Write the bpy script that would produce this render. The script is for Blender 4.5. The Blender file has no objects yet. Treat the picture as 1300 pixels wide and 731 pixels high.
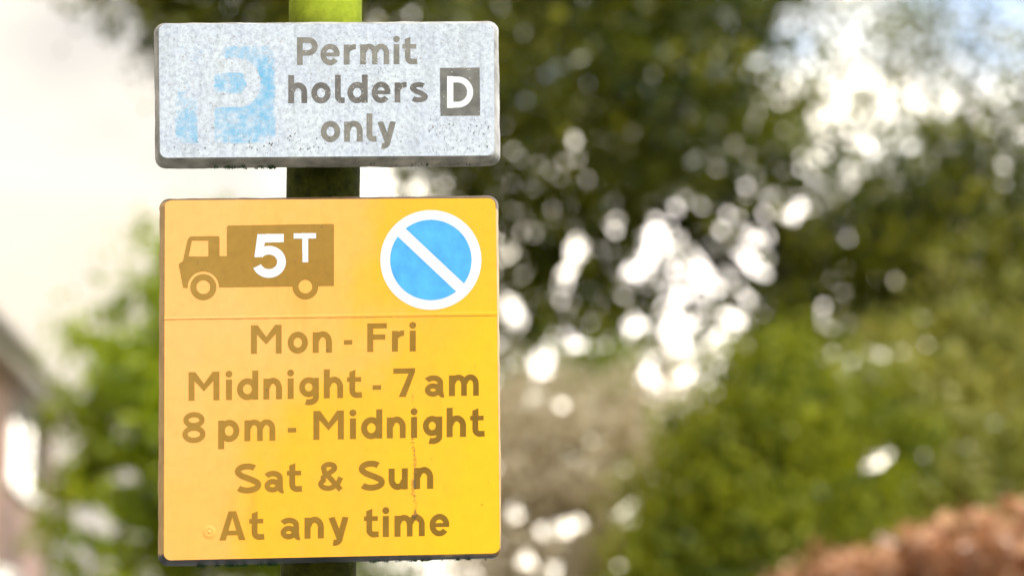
import bpy, math, random
import numpy as np
from mathutils import Vector, Matrix

random.seed(7)
RNG = np.random.default_rng(7)
sc = bpy.context.scene
COL = sc.collection
R = math.radians

# ------------------------------------------------------------------ camera
CAM_Z = 1.65
PITCH = R(9.0)
LENS = 85.0
cd = bpy.data.cameras.new("camera")
cam = bpy.data.objects.new("camera", cd)
COL.objects.link(cam)
cam.location = (0, 0, CAM_Z)
cam.rotation_euler = (R(90) + PITCH, 0, 0)
cd.lens = LENS
cd.sensor_width = 36.0
cd.clip_start = 0.05
cd.clip_end = 3000
cd.dof.use_dof = True
cd.dof.focus_distance = 2.035
cd.dof.aperture_fstop = 4.0
cd.dof.aperture_blades = 0
sc.camera = cam

# ------------------------------------------------------------------ world
SUN_EL, SUN_AZ = 47.0, 140.0          # azimuth clockwise from +Y
CLOUD = (14.0, 12.5, 9.9, 1)
w = bpy.data.worlds.new("World")
sc.world = w
w.use_nodes = True
nt = w.node_tree
nt.nodes.clear()
N = nt.nodes.new
L = nt.links.new
out = N("ShaderNodeOutputWorld")
bg = N("ShaderNodeBackground")
bg.inputs["Strength"].default_value = 0.10
sky = N("ShaderNodeTexSky")
sky.sky_type = 'NISHITA'
sky.sun_disc = False
sky.sun_elevation = R(SUN_EL)
sky.sun_rotation = R(SUN_AZ)
sky.air_density = 1.0
sky.dust_density = 1.5
skyg = N("ShaderNodeMix"); skyg.data_type = 'RGBA'; skyg.blend_type = 'MULTIPLY'
skyg.inputs[0].default_value = 1.0
skyg.inputs[7].default_value = (2.5, 2.7, 2.9, 1)
L(sky.outputs[0], skyg.inputs[6])
tc = N("ShaderNodeTexCoord")
mp = N("ShaderNodeMapping")
mp.inputs["Scale"].default_value = (1.0, 1.0, 2.2)
mp.inputs["Location"].default_value = (0.3, 0.0, 0.55)
L(tc.outputs["Generated"], mp.inputs["Vector"])
nz = N("ShaderNodeTexNoise")
nz.inputs["Scale"].default_value = 4.2
nz.inputs["Detail"].default_value = 6
nz.inputs["Roughness"].default_value = 0.55
L(mp.outputs[0], nz.inputs["Vector"])
cr = N("ShaderNodeValToRGB")
cr.color_ramp.elements[0].position = 0.43
cr.color_ramp.elements[0].color = (0.08, 0.08, 0.08, 1)
cr.color_ramp.elements[1].position = 0.60
cr.color_ramp.elements[1].color = (1, 1, 1, 1)
L(nz.outputs["Fac"], cr.inputs[0])
# cloud tone: creamy lit tops, greyer peach undersides
nz2 = N("ShaderNodeTexNoise")
nz2.inputs["Scale"].default_value = 7.0
nz2.inputs["Detail"].default_value = 4
L(mp.outputs[0], nz2.inputs["Vector"])
cr2 = N("ShaderNodeValToRGB")
cr2.color_ramp.elements[0].position = 0.38
cr2.color_ramp.elements[0].color = (8.9, 8.1, 7.3, 1)
cr2.color_ramp.elements[1].position = 0.62
cr2.color_ramp.elements[1].color = CLOUD
L(nz2.outputs["Fac"], cr2.inputs[0])
# the cloud bank in front of the camera is brighter toward the right (+X), paler blue-grey on the far left
sepw = N("ShaderNodeSeparateXYZ"); L(tc.outputs["Generated"], sepw.inputs[0])
mr = N("ShaderNodeMapRange"); mr.interpolation_type = 'SMOOTHSTEP'
mr.inputs["From Min"].default_value = -0.12; mr.inputs["From Max"].default_value = 0.06
mr.inputs["To Min"].default_value = 0.75; mr.inputs["To Max"].default_value = 4.6
L(sepw.outputs[0], mr.inputs[0])
mr2 = N("ShaderNodeMapRange"); mr2.interpolation_type = 'SMOOTHSTEP'
mr2.inputs["From Min"].default_value = 0.55; mr2.inputs["From Max"].default_value = 0.9
mr2.inputs["To Min"].default_value = 0.0; mr2.inputs["To Max"].default_value = 1.0
L(sepw.outputs[1], mr2.inputs[0])
mrm = N("ShaderNodeMix"); mrm.data_type = 'FLOAT'
mrm.inputs[2].default_value = 0.8
L(mr2.outputs[0], mrm.inputs[0]); L(mr.outputs[0], mrm.inputs[3])
vm = N("ShaderNodeVectorMath"); vm.operation = 'SCALE'
L(cr2.outputs[0], vm.inputs[0]); L(mrm.outputs[0], vm.inputs["Scale"])
mrl = N("ShaderNodeMapRange"); mrl.interpolation_type = 'SMOOTHSTEP'
mrl.inputs["From Min"].default_value = 0.05; mrl.inputs["From Max"].default_value = -0.08
mrl.inputs["To Min"].default_value = 0.0; mrl.inputs["To Max"].default_value = 0.92
L(sepw.outputs[0], mrl.inputs[0])
mxx = N("ShaderNodeMath"); mxx.operation = 'MAXIMUM'
L(cr.outputs[0], mxx.inputs[0]); L(mrl.outputs[0], mxx.inputs[1])
# denser cloud low down, blue breaks higher up
mrz = N("ShaderNodeMapRange"); mrz.interpolation_type = 'SMOOTHSTEP'
mrz.inputs["From Min"].default_value = 0.235; mrz.inputs["From Max"].default_value = 0.185
L(sepw.outputs[2], mrz.inputs[0])
mxz = N("ShaderNodeMath"); mxz.operation = 'MAXIMUM'
L(mxx.outputs[0], mxz.inputs[0]); L(mrz.outputs[0], mxz.inputs[1])
mx = N("ShaderNodeMix"); mx.data_type = 'RGBA'
L(mxz.outputs[0], mx.inputs[0])
L(skyg.outputs[2], mx.inputs[6])
L(vm.outputs[0], mx.inputs[7])
L(mx.outputs[2], bg.inputs["Color"])
L(bg.outputs[0], out.inputs[0])

# ------------------------------------------------------------------ sun
sd = bpy.data.lights.new("sun", 'SUN')
sd.energy = 4.0
sd.angle = R(0.53)
sd.color = (1.0, 0.95, 0.86)
sun = bpy.data.objects.new("sun", sd)
COL.objects.link(sun)
sdir = Vector((math.sin(R(SUN_AZ)) * math.cos(R(SUN_EL)), math.cos(R(SUN_AZ)) * math.cos(R(SUN_EL)), math.sin(R(SUN_EL))))
sun.rotation_euler = (-sdir).to_track_quat('-Z', 'Y').to_euler()
sun.location = (0, -20, 30)

sc.view_settings.view_transform = 'Standard'
sc.view_settings.look = 'None'
sc.view_settings.gamma = 1.0
sc.view_settings.use_curve_mapping = False
sc.view_settings.exposure = 0.25
sc.render.engine = 'CYCLES'
sc.cycles.use_denoising = True
sc.cycles.max_bounces = 6
sc.cycles.diffuse_bounces = 3
sc.cycles.transmission_bounces = 4
sc.cycles.sample_clamp_direct = 0
sc.cycles.sample_clamp_indirect = 6

# ------------------------------------------------------------------ pixel helpers
FPX = LENS / 36.0 * 1300.0
CP, SP = math.cos(PITCH), math.sin(PITCH)


def ray(px, py):
    a = (px - 650.0) / FPX
    b = (365.5 - py) / FPX
    return np.array([a, CP - b * SP, SP + b * CP])


def at(px, py, Y):
    d = ray(px, py)
    d = d * (Y / d[1])
    return Vector((d[0], d[1], CAM_Z + d[2]))


# ------------------------------------------------------------------ object helpers
def tag(o, label=None, cat=None, group=None, kind=None):
    if label: o["label"] = label
    if cat: o["category"] = cat
    if group: o["group"] = group
    if kind: o["kind"] = kind
    return o


def empty(name, loc=(0, 0, 0), rot=None):
    o = bpy.data.objects.new(name, None)
    COL.objects.link(o)
    o.location = loc
    if rot is not None:
        o.rotation_euler = rot
    o.empty_display_size = 0.1
    return o


def mesh_obj(name, verts, faces, mat=None, parent=None, smooth=False):
    me = bpy.data.meshes.new(name)
    me.from_pydata([tuple(v) for v in verts], [], [tuple(f) for f in faces])
    if smooth:
        me.polygons.foreach_set("use_smooth", [True] * len(me.polygons))
    me.update()
    o = bpy.data.objects.new(name, me)
    COL.objects.link(o)
    if mat: me.materials.append(mat)
    if parent: o.parent = parent
    return o


class MB:
    def __init__(s):
        s.v = []; s.f = []

    def add(s, vs, fs):
        n = len(s.v)
        s.v += [tuple(v) for v in vs]
        s.f += [tuple(i + n for i in f) for f in fs]

    def box(s, x0, x1, y0, y1, z0, z1):
        s.add([(x0, y0, z0), (x1, y0, z0), (x1, y1, z0), (x0, y1, z0), (x0, y0, z1), (x1, y0, z1), (x1, y1, z1), (x0, y1, z1)],
              [(0, 3, 2, 1), (4, 5, 6, 7), (0, 1, 5, 4), (1, 2, 6, 5), (2, 3, 7, 6), (3, 0, 4, 7)])

    def tube(s, pts, rads, n=8, cap=True):
        pts = [Vector(p) for p in pts]
        rings = []
        base = len(s.v)
        for i, p in enumerate(pts):
            d = (pts[min(i + 1, len(pts) - 1)] - pts[max(i - 1, 0)]).normalized()
            u = d.cross(Vector((0.31, 0.95, 0.05))).normalized()
            if u.length < .1: u = Vector((1, 0, 0))
            vv = d.cross(u)
            for k in range(n):
                a = 2 * math.pi * k / n
                s.v.append(tuple(p + (u * math.cos(a) + vv * math.sin(a)) * rads[i]))
        for i in range(len(pts) - 1):
            for k in range(n):
                a = base + i * n + k; b = base + i * n + (k + 1) % n
                s.f.append((a, b, b + n, a + n))
        if cap:
            s.f.append(tuple(base + (len(pts) - 1) * n + k for k in range(n)))
            s.f.append(tuple(base + k for k in reversed(range(n))))

    def build(s, name, mat=None, parent=None, smooth=False):
        return mesh_obj(name, s.v, s.f, mat, parent, smooth)


# ------------------------------------------------------------------ materials
def new_mat(name):
    m = bpy.data.materials.new(name)
    m.use_nodes = True
    t = m.node_tree
    b = t.nodes["Principled BSDF"]
    return m, t, b


def noise(t, scale, detail=4, rough=.55, coord="Object", stretch=None):
    c = t.nodes.new("ShaderNodeTexCoord")
    n = t.nodes.new("ShaderNodeTexNoise")
    n.inputs["Scale"].default_value = scale
    n.inputs["Detail"].default_value = detail
    n.inputs["Roughness"].default_value = rough
    if stretch:
        mp_ = t.nodes.new("ShaderNodeMapping")
        mp_.inputs["Scale"].default_value = stretch
        t.links.new(c.outputs[coord], mp_.inputs[0])
        t.links.new(mp_.outputs[0], n.inputs["Vector"])
    else:
        t.links.new(c.outputs[coord], n.inputs["Vector"])
    return n.outputs["Fac"]


def ramp(t, fac, stops):
    r = t.nodes.new("ShaderNodeValToRGB")
    el = r.color_ramp.elements
    while len(el) < len(stops): el.new(0.5)
    for e, (p, c) in zip(el, stops):
        e.position = p
        e.color = (*c, 1) if len(c) == 3 else c
    t.links.new(fac, r.inputs[0])
    return r.outputs[0]


def mixc(t, fac, a, b, mode='MIX'):
    m = t.nodes.new("ShaderNodeMix"); m.data_type = 'RGBA'; m.blend_type = mode
    for sock, v in ((m.inputs[0], fac), (m.inputs[6], a), (m.inputs[7], b)):
        if isinstance(v, (int, float)): sock.default_value = v
        elif isinstance(v, tuple): sock.default_value = (*v, 1) if len(v) == 3 else v
        else: t.links.new(v, sock)
    return m.outputs[2]


def math_(t, op, a, b=None, clamp=False):
    m = t.nodes.new("ShaderNodeMath"); m.operation = op; m.use_clamp = clamp
    for i, v in enumerate((a, b)):
        if v is None: continue
        if isinstance(v, (int, float)): m.inputs[i].default_value = v
        else: t.links.new(v, m.inputs[i])
    return m.outputs[0]


def bump(t, b, fac, strength, dist=0.001):
    n = t.nodes.new("ShaderNodeBump")
    n.inputs["Strength"].default_value = strength
    n.inputs["Distance"].default_value = dist
    t.links.new(fac, n.inputs["Height"])
    t.links.new(n.outputs[0], b.inputs["Normal"])


def simple(name, c, rough=.6, var=.15, scale=20, metal=0, bumpd=0):
    m, t, b = new_mat(name)
    n = noise(t, scale)
    lo = tuple(x * (1 - var) for x in c); hi = tuple(min(1, x * (1 + var)) for x in c)
    t.links.new(ramp(t, n, [(.3, lo), (.7, hi)]), b.inputs["Base Color"])
    b.inputs["Roughness"].default_value = rough
    b.inputs["Metallic"].default_value = metal
    if bumpd: bump(t, b, n, .6, bumpd)
    return m


def leaf_mat(name, c0, c1, rough=.35, transl=.35, tr_col=None, gloss=.6, geo=.2):
    m, t, b = new_mat(name)
    a = t.nodes.new("ShaderNodeAttribute"); a.attribute_name = "tint"
    cm = tuple(math.sqrt(p * q) * geo + (p + q) / 2 * (1 - geo) for p, q in zip(c0, c1))
    c = ramp(t, a.outputs["Fac"], [(0.0, c0), (.5, cm), (1.0, c1)])
    t.links.new(c, b.inputs["Base Color"])
    b.inputs["Roughness"].default_value = rough
    b.inputs["Specular IOR Level"].default_value = .25
    b.inputs["Coat Weight"].default_value = gloss
    b.inputs["Coat Roughness"].default_value = .17
    tr = t.nodes.new("ShaderNodeBsdfTranslucent")
    tc_ = mixc(t, 1.0, c, tr_col or (1.7, 1.6, .6), 'MULTIPLY')
    t.links.new(tc_, tr.inputs["Color"])
    ms = t.nodes.new("ShaderNodeMixShader"); ms.inputs[0].default_value = transl
    t.links.new(b.outputs[0], ms.inputs[1]); t.links.new(tr.outputs[0], ms.inputs[2])
    t.links.new(ms.outputs[0], t.nodes["Material Output"].inputs[0])
    return m


# ------------------------------------------------------------------ setting: ground
def ground():
    m, t, b = new_mat("grass_mat")
    n = noise(t, .6, 8, .7)
    t.links.new(ramp(t, n, [(.3, (.045, .06, .02)), (.7, (.09, .12, .035))]), b.inputs["Base Color"])
    b.inputs["Roughness"].default_value = .9
    bump(t, b, noise(t, 40, 4), .8, .02)
    o = mesh_obj("ground", [(-900, -900, -.02), (900, -900, -.02), (900, 900, -.02), (-900, 900, -.02)], [(0, 1, 2, 3)], m)
    tag(o, kind="structure")
    am = simple("asphalt_mat", (.055, .054, .052), .85, .25, 60, bumpd=.003)
    pm = simple("paving_mat", (.24, .23, .21), .85, .2, 12, bumpd=.003)
    km = simple("kerb_mat", (.3, .29, .27), .85, .15, 10)
    mb = MB(); mb.box(-6.2, -1.05, -60, 70, -.3, 0.0)
    tag(mb.build("road", am), kind="structure")
    mb = MB(); mb.box(-0.9, 1.25, -60, 70, -.3, .12)
    tag(mb.build("pavement", pm), kind="structure")
    mb = MB()
    for i in range(142):
        y = -60 + i * .915
        mb.box(-1.045, -.905, y, y + .905, -.3, .125)
    tag(mb.build("kerb", km), kind="structure")
    lm = simple("line_mat", (.75, .7, .5), .7, .1, 30)
    mb = MB()
    for k in range(10):
        mb.box(-3.68, -3.58, -30 + k * 9, -26 + k * 9, .001, .004)
    tag(mb.build("road_marking", lm), kind="structure")


ground()


# ------------------------------------------------------------------ foliage
def leaves_mesh(name, P, size, tint, mat, parent, aspect=.55, jitter=.35, droop=None):
    n = len(P)
    # blades turn toward the light
    Cn = RNG.normal(size=(n, 3)); Cn /= np.linalg.norm(Cn, axis=1)[:, None]
    Cn += np.array(sdir)[None] * .55 + np.array([0, -.25, 0])
    Cn /= np.linalg.norm(Cn, axis=1)[:, None]
    A = RNG.normal(size=(n, 3)); A -= (A * Cn).sum(1)[:, None] * Cn; A /= np.linalg.norm(A, axis=1)[:, None]
    B = np.cross(Cn, A)
    s = size * (1 + jitter * RNG.uniform(-1, 1, n))[:, None]
    wd = s * aspect
    v = np.empty((n, 6, 3))
    # hexagonal folded leaf: base, two left, tip, two right with midrib fold
    v[:, 0] = P - A * s * .5
    v[:, 1] = P - A * s * .12 + B * wd * .5 + Cn * wd * .12
    v[:, 2] = P + A * s * .22 + B * wd * .38 + Cn * wd * .10
    v[:, 3] = P + A * s * .5
    v[:, 4] = P + A * s * .22 - B * wd * .38 + Cn * wd * .10
    v[:, 5] = P - A * s * .12 - B * wd * .5 + Cn * wd * .12
    me = bpy.data.meshes.new(name)
    me.vertices.add(n * 6)
    me.vertices.foreach_set("co", v.reshape(-1))
    idx = (np.arange(n) * 6)[:, None]
    q = np.concatenate([idx + np.array([[0, 3, 2, 1]]), idx + np.array([[0, 5, 4, 3]])], 1).reshape(-1)
    # winding only matters for shading sides; leaves are two-sided
    me.loops.add(len(q))
    me.loops.foreach_set("vertex_index", q)
    me.polygons.add(n * 2)
    me.polygons.foreach_set("loop_start", np.arange(n * 2) * 4)
    at_ = me.attributes.new("tint", 'FLOAT', 'POINT')
    at_.data.foreach_set("value", np.repeat(np.clip(tint, 0, 1), 6))
    me.materials.append(mat)
    me.update(calc_edges=True)
    me.validate()
    o = bpy.data.objects.new(name, me)
    COL.objects.link(o)
    if parent: o.parent = parent
    return o


def crown_points(blobs, voids, n_clusters, per, sigma, shell=.5, squash=.8):
    """blobs/voids: (centre, (rx,ry,rz)).  Leaf clumps gathered around cluster centres."""
    vol = np.array([b[1][0] * b[1][1] * b[1][2] for b in blobs])
    pick = RNG.choice(len(blobs), n_clusters, p=vol / vol.sum())
    C = np.array([list(b[0]) for b in blobs])[pick]
    Rr = np.array([list(b[1]) for b in blobs])[pick]
    d = RNG.normal(size=(n_clusters, 3)); d /= np.linalg.norm(d, axis=1)[:, None]
    r = RNG.uniform(shell ** 3, 1, n_clusters) ** (1 / 3)
    cc = C + d * Rr * r[:, None]
    keep = np.ones(len(cc), bool)
    for c, rr in voids:
        q = (((cc - np.array(c)) / np.array(rr)) ** 2).sum(1)
        keep &= q > RNG.uniform(.75, 1.1, len(cc))
    cc = cc[keep]
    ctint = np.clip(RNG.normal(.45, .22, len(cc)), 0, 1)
    k = RNG.poisson(per, len(cc))
    rep = np.repeat(np.arange(len(cc)), k)
    csig = sigma * RNG.uniform(.6, 1.3, len(cc))
    P = cc[rep] + RNG.normal(size=(len(rep), 3)) * csig[rep][:, None] * np.array([1, 1, squash])
    tint = ctint[rep] + RNG.normal(0, .15, len(rep))
    return P, tint, cc


def make_tree(name, label, cat, base, blobs, voids, ncl, per, sigma, lsize, mat, bark, trunk_r=.2, group=None, shell=.4, nlimb=14, aspect=.55, crown="crown", forkz=.45, chinks=()):
    root = empty(name, base)
    tag(root, label, cat, group)
    P, tint, cc = crown_points(blobs, voids, ncl, per, sigma, shell)
    off = np.array(base)
    keep = P[:, 2] > .05
    for c, rr in chinks:                     # small windows through the crown
        q = (((P - np.array(c)) / np.array(rr)) ** 2).sum(1)
        keep &= q > 1
    leaves_mesh(crown, P[keep] - off, lsize, tint[keep], mat, root, aspect)
    mb = MB()
    cen = np.array([list(b[0]) for b in blobs])
    mid = cen.mean(0) - off
    fork = np.array([mid[0] * .12, mid[1] * .25, max(.3, mid[2] * forkz)])
    npt = 6
    tp = [fork * (i / (npt - 1)) ** 1.0 + np.array([RNG.normal(0, .03), RNG.normal(0, .03), 0]) * (i > 0) for i in range(npt)]
    mb.tube(tp, [trunk_r * (1.25 - .5 * i / npt) for i in range(npt)], 10)
    if len(chinks):
        ok = np.ones(len(cc), bool)
        for c, rr in chinks:
            ok &= (((cc - np.array(c)) / (np.array(rr) + .1)) ** 2).sum(1) > 1
        cc = cc[ok]
    sel = RNG.choice(len(cc), min(nlimb, len(cc)), replace=False)
    blocked = list(voids)

    def clear(a, b):
        for t_ in np.linspace(0, 1, 12):
            p = a + (b - a) * t_ + off
            for c, rr_ in blocked:
                if (((p - np.array(c)) / np.array(rr_)) ** 2).sum() < 1.1: return False
        return True
    for j in sel:
        e = cc[j] - off
        if not clear(tp[-1], e): continue
        s0 = tp[-1] * RNG.uniform(.75, 1.0)
        m1 = s0 * .6 + e * .4 + np.array([0, 0, -.12 * np.linalg.norm(e - s0)]) + RNG.normal(0, .06, 3)
        m2 = s0 * .25 + e * .75 + RNG.normal(0, .08, 3)
        rr = trunk_r * RNG.uniform(.10, .20)
        mb.tube([s0, m1, m2, e], [rr, rr * .6, rr * .35, rr * .12], 6)
        for _ in range(3):
            f = cc[RNG.integers(len(cc))] - off
            if np.linalg.norm(f - m2) < 1.6 and clear(m2, f):
                mb.tube([m2, (m2 + f) / 2 + RNG.normal(0, .05, 3), f], [rr * .3, rr * .2, rr * .06], 5)
    mb.build("trunk", bark, root, True)
    return root


def pb(px, py, Y, rpx, ry=None, rzpx=None):
    """a crown lobe placed by where it stands in the garden"""
    c = at(px, py, Y)
    k = Y / FPX
    rx = rpx * k
    return (np.array(c), (rx, ry if ry else rx * .8, (rzpx or rpx) * k))


BARK = simple("bark_mat", (.05, .04, .03), .9, .3, 12, bumpd=.01)
BARKG = simple("bark_grey_mat", (.42, .36, .28), .9, .3, 12, bumpd=.01)
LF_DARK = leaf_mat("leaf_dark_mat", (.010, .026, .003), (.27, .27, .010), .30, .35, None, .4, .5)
LF_GREEN = leaf_mat("leaf_green_mat", (.13, .20, .008), (.42, .50, .025), .5, .5)
LF_OLIVE = leaf_mat("leaf_olive_mat", (.05, .085, .006), (.40, .42, .02), .6, .45, None, .2)
LF_PALE = leaf_mat("leaf_pale_mat", (.17, .21, .03), (.62, .58, .24), .5, .5, None, .3)
LF_DRY = leaf_mat("leaf_dry_mat", (.42, .37, .26), (.78, .72, .54), .5, .5, (1.2, 1.1, .9))
LF_COPPER = leaf_mat("leaf_copper_mat", (.24, .10, .04), (.72, .43, .23), .4, .3, (1.2, .95, .8))

def chink(Y, pts, deep=1.6, k=1.0):
    o_ = []
    for px, py, rp in pts:
        rp *= k
        rr = rp * Y / FPX + .034
        o_.append((np.array(at(px, py, Y)), (rr, deep, rr)))
    return o_


GAPS_R = [(715, 222, 7), (782, 262, 6), (781, 293, 4), (727, 105, 7), (727, 128, 6), (907, 47, 9), (905, 3, 9), (846, 46, 5), (869, 90, 6), (863, 112, 4), (800, 185, 4),
          (838, 215, 4), (873, 197, 6), (924, 175, 4), (700, 250, 4), (683, 292, 5), (660, 265, 4), (735, 315, 8), (720, 335, 8), (686, 355, 6), (712, 357, 6), (797, 345, 8),
          (655, 300, 4), (1044, 165, 7), (1076, 176, 7), (1105, 177, 7), (1114, 106, 7), (1148, 119, 8), (1178, 153, 8), (1224, 160, 7), (1275, 151, 7), (1232, 186, 4),
          (1146, 195, 4), (1030, 215, 9), (1043, 226, 9), (1074, 215, 7), (1056, 265, 9), (1040, 258, 7), (1133, 258, 5), (1275, 215, 5), (1293, 222, 5), (1247, 315, 4),
          (1095, 210, 4), (1290, 60, 9), (811, 405, 11), (728, 430, 12), (690, 462, 12), (705, 430, 10), (683, 470, 12), (681, 505, 9), (745, 432, 10), (655, 400, 9), (648, 380, 8),
          (855, 380, 12), (865, 410, 12), (868, 430, 9), (930, 395, 12), (925, 415, 11), (825, 473, 14), (870, 473, 12), (835, 500, 6), (860, 295, 12), (835, 300, 12),
          (820, 325, 12), (895, 270, 8), (905, 310, 7), (882, 345, 12), (905, 345, 11), (840, 270, 11), (800, 350, 9), (940, 270, 14), (975, 300, 14), (1000, 300, 12), (955, 320, 12),
          (980, 275, 12), (1005, 270, 9), (930, 345, 8), (960, 355, 9), (760, 380, 4), (575, 12, 7), (520, 8, 9), (478, 10, 9), (490, 228, 9), (150, 10, 9), (187, 80, 10), (172, 40, 5)]
for _ in range(150):
    GAPS_R.append((RNG.uniform(640, 1300), RNG.uniform(0, 400), RNG.uniform(1.0, 5)))
GAPS_LOW = [(840, 534, 9), (870, 535, 7), (788, 592, 8), (727, 580, 8), (825, 620, 10), (800, 650, 11), (790, 655, 10), (812, 640, 9), (715, 670, 11), (735, 665, 8), (690, 675, 7), (670, 710, 9),
            (782, 720, 7), (805, 690, 9), (712, 515, 6), (835, 500, 7), (705, 725, 8), (656, 650, 7), (750, 560, 4), (690, 462, 12), (683, 470, 12), (825, 473, 14), (870, 473, 12), (681, 505, 9), (728, 430, 12), (811, 405, 11)]
GAPS_L = [(155, 322, 9), (182, 330, 10), (152, 360, 7), (121, 380, 9), (115, 400, 9), (179, 398, 11), (179, 422, 11), (145, 427, 10), (97, 463, 13), (160, 547, 12), (190, 535, 9),
          (137, 612, 13), (142, 598, 10), (175, 610, 9), (135, 667, 13), (122, 660, 10), (175, 684, 9), (95, 650, 6), (130, 722, 10), (77, 575, 7), (158, 340, 8), (112, 372, 6), (100, 700, 6), (190, 725, 9), (170, 480, 5), (140, 520, 5)]
GAPS_B = [(1091, 557, 9), (1107, 583, 8), (1133, 575, 8), (1099, 600, 4), (1165, 610, 4)]

# big dark tree
big_blobs = [
    pb(210, -190, 18, 190), pb(240, 10, 18, 85, .8, 90), pb(175, 10, 18, 50, .5, 60), pb(330, -60, 18, 190, None, 150), pb(520, 40, 18, 200, None, 190), pb(430, -250, 18.5, 320),
    pb(700, 140, 18, 210, 1.1), pb(820, 20, 15.5, 210), pb(640, 290, 18.2, 150), pb(760, 330, 18.4, 130, .9, 110),
    pb(900, 130, 17.8, 170), pb(960, 230, 17.6, 120, .8, 70), pb(800, -250, 18.5, 330),
    pb(700, 385, 18.3, 105, .7, 75), pb(815, 455, 18.6, 95, .6, 60), pb(930, 330, 18.5, 120, .7, 110), pb(985, 205, 17.8, 90, .7, 50), pb(640, 440, 18.6, 70, .6, 70), pb(1080, 300, 17.6, 170, 1.1, 130), pb(1200, 300, 17.4, 190, 1.1, 150), pb(1060, 420, 17.8, 130, .8, 80), pb(1330, 280, 15.5, 190),
    pb(1180, -170, 18.2, 220, None, 110), pb(1000, -120, 18, 160, None, 110),
]
big_voids = [
    pb(1035, 65, 18, 80, 4, 80), pb(1140, 35, 18, 75, 4, 50), pb(1235, 55, 18, 85, 4, 80), pb(1310, 85, 18, 75, 4, 65),
    pb(945, 295, 18, 66, 4, 46), pb(860, 330, 18, 38, 4, 30),
]
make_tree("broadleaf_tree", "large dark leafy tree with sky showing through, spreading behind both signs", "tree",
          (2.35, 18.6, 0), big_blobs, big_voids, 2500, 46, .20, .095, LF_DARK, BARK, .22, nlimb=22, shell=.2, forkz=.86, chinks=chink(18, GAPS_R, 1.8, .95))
# sparse twigs inside the open part of the crown
make_tree("slender_tree", "thin sparse tree against the bright sky at the upper right", "tree",
          (5.6, 24, 0), [pb(1090, 60, 24, 150, 1.2, 120), pb(1250, 70, 24, 140, 1.2, 120),], [], 210, 15, .18, .09,
          LF_DARK, BARK, .14, nlimb=20, shell=.1)
# left green tree
make_tree("leafy_tree", "bright green tree beside the brick house, left of the yellow sign", "tree",
          (-2.35, 17.2, 0), [pb(230, 430, 17, 110, .8, 110), pb(158, 520, 17, 84, .8, 95), pb(290, 560, 17, 170, 1., 190), pb(115, 425, 17, 48, .5, 32),
                          pb(150, 660, 17, 90, .8, 125), pb(188, 345, 17, 42, .5, 52), pb(300, 345, 17, 85, .9, 60), pb(420, 640, 17.4, 150, .9, 160)],
          [], 720, 40, .12, .08, LF_GREEN, BARK, .2, shell=.2, chinks=chink(17, GAPS_L, 1.6, 1.15))
# olive green conifer-like bush
make_tree("garden_bush", "tall rounded olive green bush right of centre, beyond the sign", "bush",
          (1.55, 14, 0), [pb(960, 640, 14, 125, .7, 190), pb(985, 500, 14, 85, .5, 90), pb(930, 760, 14, 150, .8, 150), pb(1050, 690, 14.2, 110, .7, 120), pb(1090, 570, 14.6, 85, .6, 100), pb(860, 640, 14.4, 60, .4, 110)],
          [], 700, 50, .12, .06, LF_OLIVE, BARK, .09, shell=.3, nlimb=8, crown="foliage", chinks=chink(14, GAPS_B, 1.2))
# pale shrub at right
make_tree("pale_shrub", "pale green and straw coloured shrub above the copper hedge at right", "shrub",
          (3.1, 15.5, 0), [pb(1160, 480, 15.5, 110, .8, 80), pb(1270, 430, 15.5, 120, .9, 110), pb(1220, 580, 15.5, 150, .9, 110), pb(1120, 580, 15.7, 80, .7, 90),
                           pb(1330, 560, 15.5, 130, .9, 160), pb(1200, 720, 15.5, 180, .9, 120)],
          [], 620, 40, .13, .07, LF_PALE, BARKG, .09, shell=.2, nlimb=16, crown="foliage", chinks=chink(15.5, GAPS_B, 1.5))
# twiggy brown shrub in the middle
make_tree("bare_shrub", "brown twiggy half bare shrub between the yellow sign and the olive bush", "shrub",
          (.35, 15.5, 0), [pb(700, 600, 15.5, 120, .6, 105), pb(800, 620, 15.5, 105, .6, 120), pb(740, 740, 15.5, 180, .7, 115), pb(670, 520, 15.5, 60, .5, 50), pb(830, 520, 15.5, 50, .5, 60)],
          [], 900, 26, .13, .06, LF_DRY, BARKG, .07, shell=.1, nlimb=40, crown="foliage", chinks=chink(15.5, GAPS_LOW, 1.2, .8))
make_tree("small_yellow_green_bush", "small yellow green bush showing just right of the yellow sign", "bush",
          (.5, 16.6, 0), [pb(735, 480, 16.6, 60, .5, 45), pb(690, 530, 16.6, 60, .5, 60), pb(740, 600, 16.6, 70, .6, 80), pb(790, 470, 16.6, 35, .4, 30)],
          [], 260, 26, .14, .065, LF_GREEN, BARK, .06, shell=.1, nlimb=8, crown="foliage", chinks=chink(16.6, GAPS_LOW, .9, .8))


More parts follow.
